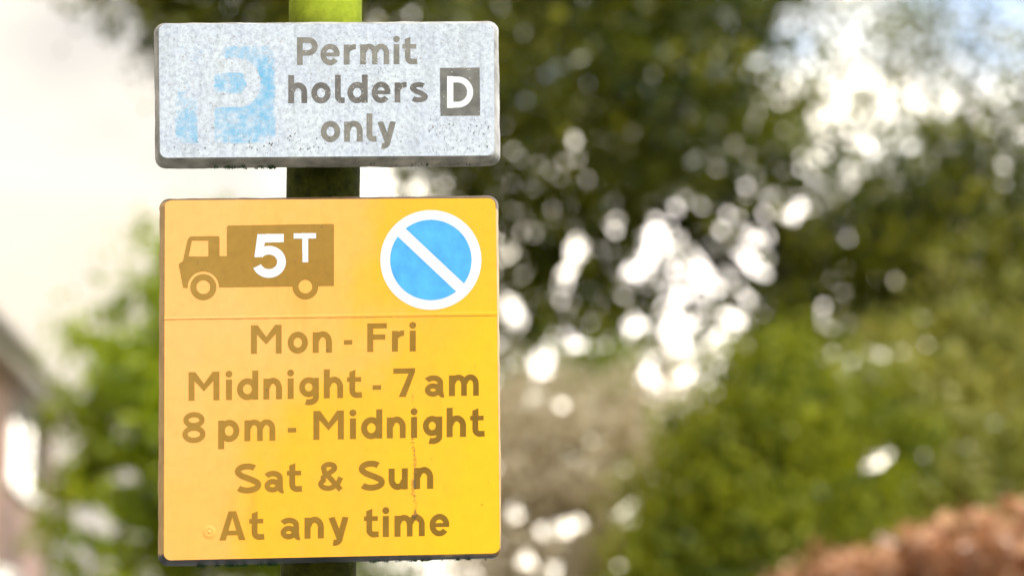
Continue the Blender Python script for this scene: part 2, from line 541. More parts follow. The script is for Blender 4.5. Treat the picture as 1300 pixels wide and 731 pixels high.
# copper beech hedge
def hedge():
    root = empty("beech_hedge", (1.75, 11, .0))
    tag(root, "clipped copper beech hedge with reddish brown leaves at bottom right", "hedge")
    n = 85000
    y = RNG.uniform(4.5, 17.0, n)
    x0 = 1.96 - .044 * y
    wd = 1.0
    x = x0 + RNG.uniform(0, wd, n) - .0
    top = 2.09 + .03 * np.sin(y * 2.3) + .03 * np.sin(y * 5.1 + x * 3) + .02 * np.sin(y * 11 + x * 7) + np.maximum(0, RNG.normal(0, .05, n))
    u = RNG.uniform(0, 1, n)
    z = np.where(RNG.uniform(0, 1, n) < .35, top - RNG.exponential(.08, n), top * u)
    # keep mostly the outer skin, bushy
    edge = np.minimum(x - x0, x0 + wd - x)
    keep = (edge < .22) | (top - z < .25)
    bulge = .02 * np.sin(y * 3.7 + z * 4) + .02 * np.sin(z * 9 + y * 6) - np.abs(RNG.normal(0, .03, n))
    x = x + np.where(x < x0 + .5, bulge, -bulge)
    P = np.stack([x, y, z], 1)[keep] - np.array([1.75, 11, 0])
    tint = .45 + .12 * np.sin(P[:, 1] * 7 + P[:, 2] * 5) + .1 * np.sin(P[:, 1] * 23 + P[:, 2] * 17) + RNG.normal(0, .32, len(P))
    leaves_mesh("foliage", P, .07, tint, LF_COPPER, root, .65)
    mb = MB()
    for i in range(30):
        yy = 4.7 + i * .42
        xx = 2.02 - .044 * yy + .5
        mb.tube([(xx - 1.75, yy - 11, 0), (xx - 1.75 + random.uniform(-.1, .1), yy - 11 + random.uniform(-.1, .1), 1.0),
                 (xx - 1.75 + random.uniform(-.2, .2), yy - 11 + random.uniform(-.2, .2), 2.0)], [.025, .02, .008], 6)
    mb.build("stem", BARK, root, True)


hedge()


# ------------------------------------------------------------------ brick house
def house():
    K = 1.05
    m, t, b = new_mat("brick_mat")
    c = t.nodes.new("ShaderNodeTexCoord")
    br = t.nodes.new("ShaderNodeTexBrick")
    br.inputs["Color1"].default_value = (.78, .45, .38, 1)
    br.inputs["Color2"].default_value = (.66, .37, .32, 1)
    br.inputs["Mortar"].default_value = (.45, .40, .35, 1)
    br.inputs["Scale"].default_value = 1
    br.inputs["Brick Width"].default_value = .225
    br.inputs["Row Height"].default_value = .075
    br.inputs["Mortar Size"].default_value = .01
    sep = t.nodes.new("ShaderNodeSeparateXYZ"); t.links.new(c.outputs["Object"], sep.inputs[0])
    cmb = t.nodes.new("ShaderNodeCombineXYZ")
    t.links.new(math_(t, 'ADD', sep.outputs[0], sep.outputs[1]), cmb.inputs[0]); t.links.new(sep.outputs[2], cmb.inputs[1])
    t.links.new(cmb.outputs[0], br.inputs["Vector"])
    t.links.new(br.outputs[0], b.inputs["Base Color"])
    b.inputs["Roughness"].default_value = .85
    white = simple("white_upvc_mat", (.8, .8, .78), .35, .04, 5)
    fasc = simple("fascia_mat", (.62, .57, .50), .6, .15, 4)
    tile = simple("roof_tile_mat", (.16, .13, .11), .85, .25, 8, bumpd=.02)
    glass, tg, bgx = new_mat("window_glass_mat")
    bgx.inputs["Base Color"].default_value = (.80, .84, .86, 1)
    bgx.inputs["Roughness"].default_value = .04
    bgx.inputs["Specular IOR Level"].default_value = 1.0
    bgx.inputs["Coat Weight"].default_value = 0.3
    bgx.inputs["Coat Roughness"].default_value = .03
    # local frame: origin = far right corner of the wall on the ground; +Y away along the wall, -X into the house
    corner = at(68, 600, 20 * K); corner.z = 0
    ang = math.atan2(.085, 1.0)       # the wall runs slightly left as it recedes
    corner.z = .363
    root = empty("brick_house", corner, (0, 0, ang))
    root.scale = (.778, .778, .778)
    tag(root, "red brick house with white framed windows and pale eaves at the left edge", "house")
    EZ = 4.66
    D = 9.5; Wd = 8.0
    wins = [(-3.9, -.9, 3.42, 4.36), (-5.0, -2.4, 1.2, 2.65), (-8.4, -6.3, 3.42, 4.36), (-8.6, -6.4, .9, 2.3)]
    # wall with real openings on the street side (x=0)
    mb = MB()
    ys = sorted(set([-D, 0] + [v for w_ in wins for v in w_[:2]]))
    zs = sorted(set([-.5, EZ] + [v for w_ in wins for v in w_[2:]]))
    for i in range(len(ys) - 1):
        for j in range(len(zs) - 1):
            cy, cz = (ys[i] + ys[i + 1]) / 2, (zs[j] + zs[j + 1]) / 2
            if any(w_[0] < cy < w_[1] and w_[2] < cz < w_[3] for w_ in wins): continue
            mb.add([(0, ys[i], zs[j]), (0, ys[i + 1], zs[j]), (0, ys[i + 1], zs[j + 1]), (0, ys[i], zs[j + 1])], [(0, 1, 2, 3)])
    for (a, b_, z0, z1) in wins:
        r = -.11
        mb.add([(0, a, z0), (r, a, z0), (r, a, z1), (0, a, z1)], [(0, 1, 2, 3)])
        mb.add([(0, b_, z0), (r, b_, z0), (r, b_, z1), (0, b_, z1)], [(3, 2, 1, 0)])
        mb.add([(0, a, z0), (r, a, z0), (r, b_, z0), (0, b_, z0)], [(3, 2, 1, 0)])
        mb.add([(0, a, z1), (r, a, z1), (r, b_, z1), (0, b_, z1)], [(0, 1, 2, 3)])
    mb.add([(0, 0, -.5), (-Wd, 0, -.5), (-Wd, 0, EZ), (-Wd / 2, 0, EZ + 2.6), (0, 0, EZ)], [(0, 1, 2, 3, 4)])
    mb.add([(0, -D, -.5), (-Wd, -D, -.5), (-Wd, -D, EZ), (-Wd / 2, -D, EZ + 2.6), (0, -D, EZ)], [(4, 3, 2, 1, 0)])
    mb.add([(-Wd, 0, -.5), (-Wd, -D, -.5), (-Wd, -D, EZ), (-Wd, 0, EZ)], [(0, 1, 2, 3)])
    mb.build("wall", m, root)
    net = simple("net_curtain_mat", (.85, .87, .88), .8, .05, 6)
    for (a, b_, z0, z1) in wins:
        f = MB()
        fw = .075
        x0, x1 = -.105, -.045
        f.box(x0, x1, a + .003, a + fw, z0 + .003, z1 - .003); f.box(x0, x1, b_ - fw, b_ - .003, z0 + .003, z1 - .003)
        f.box(x0, x1, a + fw, b_ - fw, z0 + .003, z0 + fw); f.box(x0, x1, a + fw, b_ - fw, z1 - fw, z1 - .003)
        mid = (a + b_) / 2
        f.box(x0, x1, mid - .035, mid + .035, z0 + fw, z1 - fw)
        wo = f.build("window", white, root)
        g = MB(); g.box(-.085, -.075, a + fw - .005, b_ - fw + .005, z0 + fw - .005, z1 - fw + .005)
        g.build("pane", glass, wo)
        s_ = MB(); s_.box(-.10, .05, a - .06, b_ + .06, z0 - .07, z0 - .002)
        s_.build("sill", white, wo)
    # roof with overhang, fascia, gutter
    ov, vy = .22, .22
    sl = 2.6 / (Wd / 2)
    rb = MB()
    th = .13
    zE = EZ - ov * sl
    for sgn in (1, -1):
        cx = -Wd / 2
        xe = cx + sgn * (Wd / 2 + ov)
        vs = [(xe, -D - vy, zE + .16), (xe, vy, zE + .16), (cx, vy, EZ + 2.6 + .16), (cx, -D - vy, EZ + 2.6 + .16)]
        vs += [(x, y, z - th) for x, y, z in vs]
        rb.add(vs, [(0, 1, 2, 3), (7, 6, 5, 4), (0, 4, 5, 1), (1, 5, 6, 2), (3, 2, 6, 7), (0, 3, 7, 4)])
    ro = rb.build("roof", tile, root)
    fb = MB()
    fb.box(ov - .03, ov - .005, -D - vy, vy, zE - .17, zE + .026)
    fb.box(.004, ov - .032, -D - vy, vy, zE - .165, zE - .145)
    fb.build("fascia", fasc, root)
    gb = MB()
    gb.tube([(ov + .055, -D - vy, zE + .0), (ov + .055, vy, zE + .0)], [.055, .055], 12)
    gb.build("gutter", fasc, root, True)


house()

# ------------------------------------------------------------------ the sign plane
YAW = R(6.0)
SX = Vector((math.cos(YAW), math.sin(YAW), 0)); SZ = Vector((0, 0, 1)); SY = SZ.cross(SX)      # SY points away from the camera


class Plane:
    def __init__(s, px, py, Y):
        s.o = at(px, py, Y)

    def loc(s, px, py, depth=0.0):
        """point of the sign's own plane (x right, y into the sign, z up), in metres"""
        d = Vector(ray(px, py))
        o = s.o - Vector((0, 0, CAM_Z))
        k = o.dot(SY) / d.dot(SY)
        p = d * k - o
        return (p.dot(SX), depth, p.dot(SZ))


def rounded_quad(c, r, n=8):
    """c: TL,TR,BR,BL in the picture's y-down sense; r radius"""
    c = [np.array(p, float) for p in c]
    out_ = []
    for i in range(4):
        p, a, b = c[i], c[i - 1], c[(i + 1) % 4]
        ua = (a - p) / np.linalg.norm(a - p); ub = (b - p) / np.linalg.norm(b - p)
        ce = p + ua * r + ub * r
        for k in range(n + 1):
            th_ = math.pi / 2 * k / n
            out_.append(ce - ub * r * math.cos(th_) - ua * r * math.sin(th_))
    return out_


def densify(loop, step=4.0):
    o_ = []
    for i, p in enumerate(loop):
        q = loop[(i + 1) % len(loop)]
        m = max(1, int(np.linalg.norm(q - p) / step))
        for k in range(m): o_.append(p + (q - p) * k / m)
    return o_


def backing(pl, inner, outer, ri, ro_, mat, parent, depth=.011, lip=.005):
    li = rounded_quad(inner, ri); lo = rounded_quad(outer, ro_)
    # same sampling for both loops
    di, do = [], []
    for i in range(len(li)):
        j = (i + 1) % len(li)
        m = max(1, int(np.linalg.norm(lo[j] - lo[i]) / 4))
        for k in range(m):
            di.append(li[i] + (li[j] - li[i]) * k / m); do.append(lo[i] + (lo[j] - lo[i]) * k / m)
    n = len(di)
    wob = np.convolve(RNG.normal(0, 1, n + 6), np.ones(5) / 5, 'same')[:n] * .55
    prof = [(0, .0006), (.14, .0010), (.26, .0024), (.6, .0068), (.9, .0112), (1.0, .0136), (1.0, .0165)]
    V, F = [], []
    for t_, dp in prof:
        for i in range(n):
            p = di[i] + (do[i] - di[i]) * t_
            nn = (do[i] - di[i]); nn = nn / max(1e-6, np.linalg.norm(nn))
            p = p + nn * wob[i] * t_
            V.append(pl.loc(p[0], p[1], dp))
    for a in range(len(prof) - 1):
        for i in range(n):
            j = (i + 1) % n
            F.append((a * n + i, a * n + j, (a + 1) * n + j, (a + 1) * n + i))
    F.append(tuple(reversed(range(n))))
    F.append(tuple((len(prof) - 1) * n + i for i in range(n)))
    o = mesh_obj("backing_plate", V, F, mat, parent)
    for p in o.data.polygons:
        p.use_smooth = len(p.vertices) == 4
    return o


def sheet(name, pl, corners, r, mat, parent, depth=0.0):
    lp = densify(rounded_quad(corners, r), 12)
    n = len(lp)
    V = [pl.loc(p[0], p[1], depth) for p in lp] + [pl.loc(p[0], p[1], depth + .0005) for p in lp]
    F = [tuple(reversed(range(n)))] + [(i, n + i, n + (i + 1) % n, (i + 1) % n) for i in range(n)]
    return mesh_obj(name, V, F, mat, parent)


# ------------------------------------------------------------------ lettering
S = .208; H = S / 2; X = .735


def arc(cx, cy, rx, ry, a0, a1, n=28):
    return [(cx + rx * math.cos(R(a0 + (a1 - a0) * i / n)), cy + ry * math.sin(R(a0 + (a1 - a0) * i / n))) for i in range(n + 1)]


def arch(x0, x1, top, ry, foot=0.0):
    """centre line of an arch springing from stem x0 and coming down at x1"""
    cx = (x0 + x1) / 2 + .015
    rx = x1 - cx
    return [(x1, foot)] + arc(cx, top - ry, rx, ry, 0, 172)


def ring(w_, x0=0, y0=-.015, y1=X + .015):
    return ("st", arc((x0 + w_) / 2, (y0 + y1) / 2, (w_ - x0) / 2 - H, (y1 - y0) / 2 - H, 0, 360, 48), S)


def G(ch, w_):
    """strokes ('st', points, width), polygons ('po', points) and cut-outs ('cu'/'cp') in cap-height units"""
    if ch == 'M':
        b = S * 1.12
        return [("po", [(0, 0), (S, 0), (S, .68), (w_ / 2, .32), (w_ - S, .68), (w_ - S, 0), (w_, 0), (w_, 1), (w_ - b, 1), (w_ / 2, .585), (b, 1), (0, 1)])]
    if ch == 'i': return [("st", [(H, 0), (H, X - .015)], S), ("disc", (H, .905, .119))]
    if ch == 'n': return [("st", [(H, 0), (H, X - .015)], S), ("st", arch(H, w_ - H, X + .015 - H, .27), S)]
    if ch == 'h': return [("st", [(H, 0), (H, 1.01)], S), ("st", arch(H, w_ - H, X + .015 - H, .27), S)]
    if ch == 'u': return [("st", [(w_ - H, 0), (w_ - H, X - .015)], S), ("st", [(w_ - x, X - .015 - y) for x, y in arch(H, w_ - H, X + .0 - H, .27)], S)]
    if ch == 'm':
        mid = w_ / 2
        return [("st", [(H, 0), (H, X - .015)], S), ("st", arch(H, mid, X + .015 - H, .24), S * .95), ("st", arch(mid, w_ - H, X + .015 - H, .24), S * .95)]
    if ch == 'r': return [("st", [(H, 0), (H, X - .015)], S), ("st", arc(w_ - .02, X - H - .28, w_ - H, .29, 172, 88), S * .92)]
    if ch == 'l': return [("st", [(H, 1.01), (H, .24)] + arc(H + .15, .24, .15, .24 - H + .01, 180, 270)[1:] + [(w_, H - .01)], S)]
    if ch == 't':
        sx = w_ * .35
        return [("po", [(sx - H, X - .03), (sx + H, X - .03), (sx + H, .98), (sx - H, .90)]), ("st", [(sx, X - .02), (sx, .25)] + arc(sx + .16, .25, .16, .25 - H + .01, 180, 275)[1:] + [(w_ - .01, H - .005)], S * .96),
                ("po", [(0, .565), (w_ - .04, .565), (w_ - .04, .72), (0, .72)])]
    if ch == 'o': return [ring(w_)]
    if ch == 'd': return [ring(w_ - .02), ("st", [(w_ - H, 0), (w_ - H, 1.01)], S)]
    if ch == 'p': return [ring(w_, .02), ("st", [(H, -.26), (H, X - .01)], S)]
    if ch == 'g':
        return [("st", arc((w_ - .02) / 2, .40, w_ / 2 - H - .01, .352 - H, 0, 360, 48), S * .96), ("st", [(w_ - H, X - .015), (w_ - H, .03)] + arc(w_ * .5, .03, w_ * .5 - H, .155, 0, -118)[1:], S)]
    if ch == 'e':
        cy = X / 2
        return [("st", arc(w_ / 2, cy, w_ / 2 - H * .9, X / 2 + .015 - H * .9, 0, 322, 44), S * .93), ("po", [(S * .6, cy - .065), (w_ - .005, cy - .065), (w_ - .005, cy + .065), (S * .6, cy + .065)])]
    if ch == 'a':
        return [("st", arc(w_ * .42, .47, w_ * .36, X - H - .47 + .01, 150, 0, 20) + [(w_ * .78, .16)] + arc(w_ * .92, .17, w_ * .14, .12, 190, 285, 8)[1:], S * .92),
                ("st", arc(w_ * .41, .225, w_ * .41 - H * .9, .235 - H * .9, 0, 360, 36), S * .88)]
    if ch == 's':
        return [("st", arc(w_ * .5, .525, w_ * .37, .215 - H + .0, 35, 200, 18) + [(w_ * .35, .40), (w_ * .62, .335)] + arc(w_ * .5, .2, w_ * .40, .205 - H + .01, 25, -150, 18), S * .88)]
    if ch == 'S':
        return [("st", arc(w_ * .49, .735, w_ * .37, .275 - H, 38, 210, 24) + [(w_ * .3, .57), (w_ * .68, .44)] + arc(w_ * .51, .262, w_ * .42, .285 - H, 35, -148, 26), S * .98)]
    if ch == 'y':
        return [("st", [(H + .0, X - .015), (w_ * .53, .03)], S), ("st", [(w_ - H, X - .015), (w_ * .56, -.01)] + arc(w_ * .30, -.03, w_ * .25, .13, 0, -105, 12)[1:], S),
                ("cp", [(-.2, X - .015), (w_ + .2, X - .015), (w_ + .2, X + .4), (-.2, X + .4)])]
    if ch == 'F': return [("po", [(0, 0), (S, 0), (S, 1), (0, 1)]), ("po", [(S - .01, .82), (w_, .82), (w_, 1), (S - .01, 1)]), ("po", [(S - .01, .43), (w_ * .93, .43), (w_ * .93, .61), (S - .01, .61)])]
    if ch == 'P': return [("po", [(0, 0), (S, 0), (S, 1), (0, 1)]), ("st", [(H, 1 - H), (w_ * .52, 1 - H)] + arc(w_ * .52, .665, w_ * .48 - H, .335 - H, 90, -90, 24) + [(H, .33 + H)], S * .97)]
    if ch == 'D': return [("po", [(0, 0), (S, 0), (S, 1), (0, 1)]), ("st", [(H, 1 - H), (w_ * .40, 1 - H)] + arc(w_ * .40, .5, w_ * .60 - H, .5 - H, 90, -90, 30) + [(H, H)], S * .97)]
    if ch == 'A':
        return [("po", [(0, 0), (S * 1.07, 0), (w_ / 2 + .0, .80), (w_ - S * 1.07, 0), (w_, 0), (w_ / 2 + .13, 1), (w_ / 2 - .13, 1)]), ("po", [(w_ * .22, .17), (w_ * .78, .17), (w_ * .70, .33), (w_ * .30, .33)])]
    if ch == '7': return [("po", [(0, .82), (w_ - .22, .82), (.19, 0), (.43, 0), (w_, .86), (w_, 1), (0, 1)])]
    if ch == '8': return [("st", arc(w_ / 2, .275, w_ / 2 - H * .98, .30 - .088, 0, 360, 44), S * .88), ("st", arc(w_ / 2, .765, w_ / 2 - H * .98 - .03, .272 - .084, 0, 360, 44), S * .86)]
    if ch == '&':
        return [("st", [(w_ * .93, .03), (w_ * .27, .66)] + arc(w_ * .46, .79, w_ * .225, .205 - H + .02, 205, -30, 22) + [(w_ * .22, .47)] + arc(w_ * .42, .245, w_ * .42 - H, .255 - H, 130, 300, 24) + [(w_ * .80, .22), (w_ * .93, .46)], S * .85)]
    if ch == '-': return [("po", [(0, .27), (w_, .27), (w_, .43), (0, .43)])]
    return []


def inpoly(pts, GX, GY):
    ins = np.zeros(GX.shape, bool)
    n = len(pts)
    for i in range(n):
        (x1, y1), (x2, y2) = pts[i], pts[(i + 1) % n]
        if y1 == y2: continue
        c = ((y1 > GY) != (y2 > GY)) & (GX < (x2 - x1) * (GY - y1) / (y2 - y1) + x1)
        ins ^= c
    return ins


def raster(prims, GX, GY):
    M = np.zeros(GX.shape, bool)
    for pr in prims:
        k = pr[0]
        if k == "st":
            pts, wd = pr[1], pr[2] / 2
            closed = math.dist(pts[0], pts[-1]) < 1e-6
            J = np.zeros(GX.shape, bool)
            for i in range(len(pts) - 1):
                (x1, y1), (x2, y2) = pts[i], pts[i + 1]
                L_ = math.hypot(x2 - x1, y2 - y1)
                if L_ < 1e-9: continue
                ux, uy = (x2 - x1) / L_, (y2 - y1) / L_
                a = (GX - x1) * ux + (GY - y1) * uy
                b = -(GX - x1) * uy + (GY - y1) * ux
                M |= (a >= 0) & (a <= L_) & (abs(b) <= wd)
                if i > 0 or closed:
                    J |= (GX - x1) ** 2 + (GY - y1) ** 2 <= wd * wd
            if not closed:      # square-cut ends
                for p, q in ((pts[0], pts[1]), (pts[-1], pts[-2])):
                    L_ = math.hypot(q[0] - p[0], q[1] - p[1])
                    a = ((GX - p[0]) * (q[0] - p[0]) + (GY - p[1]) * (q[1] - p[1])) / L_
                    J &= ~((a < 0) & ((GX - p[0]) ** 2 + (GY - p[1]) ** 2 < (wd * 1.3) ** 2))
            M |= J
        elif k == "disc":
            x, y, r = pr[1]; M |= (GX - x) ** 2 + (GY - y) ** 2 <= r * r
        elif k == "po": M |= inpoly(pr[1], GX, GY)
        elif k == "cp": M &= ~inpoly(pr[1], GX, GY)
        elif k == "cd":
            x, y, r = pr[1]; M &= (GX - x) ** 2 + (GY - y) ** 2 > r * r
    return M


def runs(M):
    """merge filled cells into rectangles (r0,r1,c0,c1)"""
    open_, done = {}, []
    for r in range(M.shape[0]):
        row = np.concatenate([[0], M[r].astype(np.int8), [0]])
        d = np.diff(row)
        cur = set(zip(np.where(d == 1)[0], np.where(d == -1)[0]))
        nxt = {}
        for k in cur:
            nxt[k] = open_.pop(k) if k in open_ else r
        for k, r0 in open_.items(): done.append((r0, r, k[0], k[1]))
        open_ = nxt
    for k, r0 in open_.items(): done.append((r0, M.shape[0], k[0], k[1]))
    return done


def decal(name, pl, items, mat, parent, depth=-.00012):
    """items: (glyph prims, to_px(u,v), (u0,u1,v0,v1), step)"""
    V, F = [], []
    for prims, fn, (u0, u1, v0, v1), step in items:
        us = np.arange(u0, u1 + step, step); vs = np.arange(v0, v1 + step, step)
        GX, GY = np.meshgrid((us[:-1] + us[1:]) / 2, (vs[:-1] + vs[1:]) / 2)
        for r0, r1, c0, c1 in runs(raster(prims, GX, GY)):
            n = len(V)
            for (a, b) in ((us[c0], vs[r0]), (us[c1], vs[r0]), (us[c1], vs[r1]), (us[c0], vs[r1])):
                p = fn(a, b)
                V.append(pl.loc(p[0], p[1], depth))
            F.append((n, n + 1, n + 2, n + 3))
    return mesh_obj(name, V, F, mat, parent)


def text_line(pl, chars, xa, ya, xb, yb, cap, mat, parent):
    """chars: (char, left, right) in the sign's drawing units; baseline from (xa,ya) to (xb,yb)"""
    items = []
    for ch, x0, x1 in chars:
        w_ = (x1 - x0) / cap

        def fn(u, v, x0=x0):
            px = x0 + u * cap
            return px, ya + (yb - ya) * (px - xa) / (xb - xa) - v * cap
        items.append((G(ch, w_), fn, (-.06, w_ + .06, -.30, 1.06), .0075))
    return decal("lettering", pl, items, mat, parent)


def flakes(name, pl, pts, sizes, mat, parent, depth=-.0005, n=6):
    V, F = [], []
    for (x, y), s_ in zip(pts, sizes):
        b = len(V)
        a0 = random.random() * 6
        for k in range(n):
            a = a0 + 2 * math.pi * k / n
            r_ = s_ * random.uniform(.45, 1.1)
            V.append(pl.loc(x + r_ * math.cos(a), y + r_ * math.sin(a), depth))
        F.append(tuple(b + k for k in range(n)))
    return mesh_obj(name, V, F, mat, parent)


# ------------------------------------------------------------------ sign materials
def sheet_white():
    m, t, b = new_mat("white_sheet_mat")
    n1 = noise(t, 30, 6, .7); n2 = noise(t, 420, 4, .7); n3 = noise(t, 240, 5, .75)
    c = ramp(t, n1, [(.3, (.46, .52, .61)), (.7, (.56, .62, .66))])
    g = ramp(t, n3, [(.38, (.66, .66, .68)), (.56, (1, 1, 1))])
    c = mixc(t, .8, c, g, 'MULTIPLY')
    sp = ramp(t, n2, [(.30, (.40, .40, .42)), (.40, (1, 1, 1))])
    c = mixc(t, .8, c, sp, 'MULTIPLY')
    st = ramp(t, noise(t, 60, 4, .65, stretch=(1, 1, .12)), [(.34, (.78, .77, .74)), (.5, (1, 1, 1))])
    c = mixc(t, .7, c, st, 'MULTIPLY')
    t.links.new(c, b.inputs["Base Color"])
    b.inputs["Roughness"].default_value = .42
    bump(t, b, n3, .25, .0004)
    return m


def sheet_yellow():
    m, t, b = new_mat("yellow_sheet_mat")
    c = t.nodes.new("ShaderNodeTexCoord")
    sep = t.nodes.new("ShaderNodeSeparateXYZ"); t.links.new(c.outputs["Object"], sep.inputs[0])
    # glare painted into the yellow: paler toward the upper left, blotchy edge
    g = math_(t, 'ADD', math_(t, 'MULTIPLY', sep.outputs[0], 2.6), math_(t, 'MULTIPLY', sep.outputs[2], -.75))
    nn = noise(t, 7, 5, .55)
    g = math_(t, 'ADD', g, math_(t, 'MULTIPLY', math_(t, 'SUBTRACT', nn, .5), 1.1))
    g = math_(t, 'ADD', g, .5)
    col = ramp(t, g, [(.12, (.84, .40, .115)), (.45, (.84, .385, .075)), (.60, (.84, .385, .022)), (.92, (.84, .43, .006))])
    fine = ramp(t, noise(t, 90, 5, .65), [(.3, (.94, .93, .90)), (.6, (1, 1, 1))])
    col = mixc(t, 1.0, col, fine, 'MULTIPLY')
    st = ramp(t, noise(t, 25, 4, .6, stretch=(1, 1, .25)), [(.28, (.90, .86, .78)), (.42, (1, 1, 1))])
    col = mixc(t, 1.0, col, st, 'MULTIPLY')
    t.links.new(col, b.inputs["Base Color"])
    b.inputs["Roughness"].default_value = .42
    b.inputs["Specular IOR Level"].default_value = .3
    bump(t, b, noise(t, 16, 3, .5), .15, .0006)
    return m


def ink(name, c, var=.2, scale=60, rough=.5):
    m, t, b = new_mat(name)
    n = noise(t, scale, 5, .6)
    t.links.new(ramp(t, n, [(.3, tuple(x * (1 - var) for x in c)), (.7, tuple(x * (1 + var) for x in c))]), b.inputs["Base Color"])
    b.inputs["Roughness"].default_value = rough
    b.inputs["Specular IOR Level"].default_value = .25
    return m


M_WHITE = sheet_white()
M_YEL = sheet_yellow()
INK_DARK = ink("faded_black_ink_mat", (.125, .12, .11), .35, 90)
INK_GREY = ink("worn_grey_ink_mat", (.185, .18, .155), .30, 90)


INK_BOX = ink("worn_panel_ink_mat", (.135, .133, .120), .35, 70)


def ink_brown():
    m, t, b = new_mat("brown_ink_mat")
    c = t.nodes.new("ShaderNodeTexCoord")
    sep = t.nodes.new("ShaderNodeSeparateXYZ"); t.links.new(c.outputs["Object"], sep.inputs[0])
    g = math_(t, 'ADD', math_(t, 'MULTIPLY', sep.outputs[0], 2.6), math_(t, 'MULTIPLY', sep.outputs[2], -1.2))  # glare painted into the ink: paler toward the upper left
    g = math_(t, 'ADD', math_(t, 'ADD', g, .5), math_(t, 'MULTIPLY', math_(t, 'SUBTRACT', noise(t, 12, 4), .5), .6))
    col = ramp(t, g, [(.1, (.32, .185, .030)), (.5, (.29, .155, .014)), (.95, (.165, .088, .001))])
    t.links.new(mixc(t, 1.0, col, ramp(t, noise(t, 140, 4), [(.3, (.88, .88, .88)), (.6, (1, 1, 1))]), 'MULTIPLY'), b.inputs["Base Color"])
    b.inputs["Roughness"].default_value = .5
    b.inputs["Specular IOR Level"].default_value = .25
    return m


INK_BROWN = ink_brown()
INK_WHITE = ink("white_ink_mat", (.64, .66, .67), .04, 120)
INK_BLUE = ink("blue_ink_mat", (.065, .34, .74), .16, 70)
RIM_GREY = simple("grimy_grey_rim_mat", (.36, .355, .34), .55, .5, 55, bumpd=.0006)
def rim_brown():
    m, t, b = new_mat("grimy_shaded_brown_rim_mat")
    c = t.nodes.new("ShaderNodeTexCoord")
    sep = t.nodes.new("ShaderNodeSeparateXYZ"); t.links.new(c.outputs["Object"], sep.inputs[0])
    n = noise(t, 45, 5, .7)
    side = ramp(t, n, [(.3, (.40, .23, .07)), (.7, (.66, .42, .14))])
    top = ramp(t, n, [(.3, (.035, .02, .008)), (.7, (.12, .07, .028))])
    bot = ramp(t, n, [(.3, (.025, .035, .05)), (.7, (.09, .10, .11))])  # shade of the underside painted in as dark blue-grey
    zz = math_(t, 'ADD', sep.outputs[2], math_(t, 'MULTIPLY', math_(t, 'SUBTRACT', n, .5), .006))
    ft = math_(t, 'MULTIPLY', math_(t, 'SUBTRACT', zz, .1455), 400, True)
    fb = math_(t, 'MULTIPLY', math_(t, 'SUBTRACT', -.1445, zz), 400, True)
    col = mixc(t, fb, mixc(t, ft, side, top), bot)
    t.links.new(col, b.inputs["Base Color"])
    b.inputs["Roughness"].default_value = .5
    bump(t, b, n, .6, .0006)
    return m


RIM_BROWN = rim_brown()
GRIME = simple("grime_mat", (.10, .085, .07), .9, .3, 200)
GRIME_SOFT = simple("grime_soft_mat", (.36, .35, .33), .9, .3, 200)
GRIME_GOLD = simple("grime_gold_mat", (.36, .19, .045), .8, .3, 200)
MOSS = simple("moss_mat", (.035, .10, .035), .9, .5, 300)
STEEL = simple("galvanised_mat", (.42, .43, .43), .4, .2, 60, metal=.8)

# ------------------------------------------------------------------ sign post
def post():
    m, t, b = new_mat("algae_shade_post_mat")
    c = t.nodes.new("ShaderNodeTexCoord")
    sep = t.nodes.new("ShaderNodeSeparateXYZ"); t.links.new(c.outputs["Object"], sep.inputs[0])
    n = noise(t, 9, 6, .65); n2 = noise(t, 70, 5, .7)
    grey = ramp(t, n2, [(.3, (.012, .018, .002)), (.7, (.085, .095, .010))])
    lime = ramp(t, n2, [(.3, (.20, .26, .012)), (.7, (.34, .41, .03))])
    # lime algae on the head; the sign's shadow painted dark below, ragged limit
    z = math_(t, 'ADD', sep.outputs[2], math_(t, 'MULTIPLY', math_(t, 'SUBTRACT', n, .5), .10))
    f = math_(t, 'MULTIPLY', math_(t, 'SUBTRACT', z, POST_SHADE_TOP), 30, True)
    t.links.new(mixc(t, f, grey, lime), b.inputs["Base Color"])
    b.inputs["Roughness"].default_value = .85
    b.inputs["Specular IOR Level"].default_value = .15
    bump(t, b, n2, .6, .0008)
    r = .0322
    cx = at((362.5 + 458.5) / 2, 228, 2.075)
    root = empty("sign_post", (cx.x, 2.075, .12))
    tag(root, "round steel post green with algae, carrying the two signs", "post")
    mb = MB()
    top = 2.72
    zs = [0, .5, 1.0, 1.5, 2.0, 2.3, top - .12]
    n_ = 48
    V, F = [], []
    for z_ in zs:
        for k in range(n_):
            a = 2 * math.pi * k / n_
            V.append((r * math.cos(a), r * math.sin(a), z_))
    for i in range(len(zs) - 1):
        for k in range(n_):
            V_a = i * n_ + k; V_b = i * n_ + (k + 1) % n_
            F.append((V_a, V_b, V_b + n_, V_a + n_))
    mesh_obj("shaft", V, F, m, root, True)
    V = []; F = []
    prof = [(r + .0025, -.02), (r + .0025, .004), (r * .85, .012), (r * .5, .017), (.001, .019)]
    for rr, zz in prof:
        for k in range(n_):
            a = 2 * math.pi * k / n_
            V.append((rr * math.cos(a), rr * math.sin(a), top - .12 + zz))
    for i in range(len(prof) - 1):
        for k in range(n_):
            a_ = i * n_ + k; b_ = i * n_ + (k + 1) % n_
            F.append((a_, b_, b_ + n_, a_ + n_))
    mesh_obj("cap", V, F, GRIME, root, True)
    return root


POST_SHADE_TOP = 2.19 - .12
post_root = post()


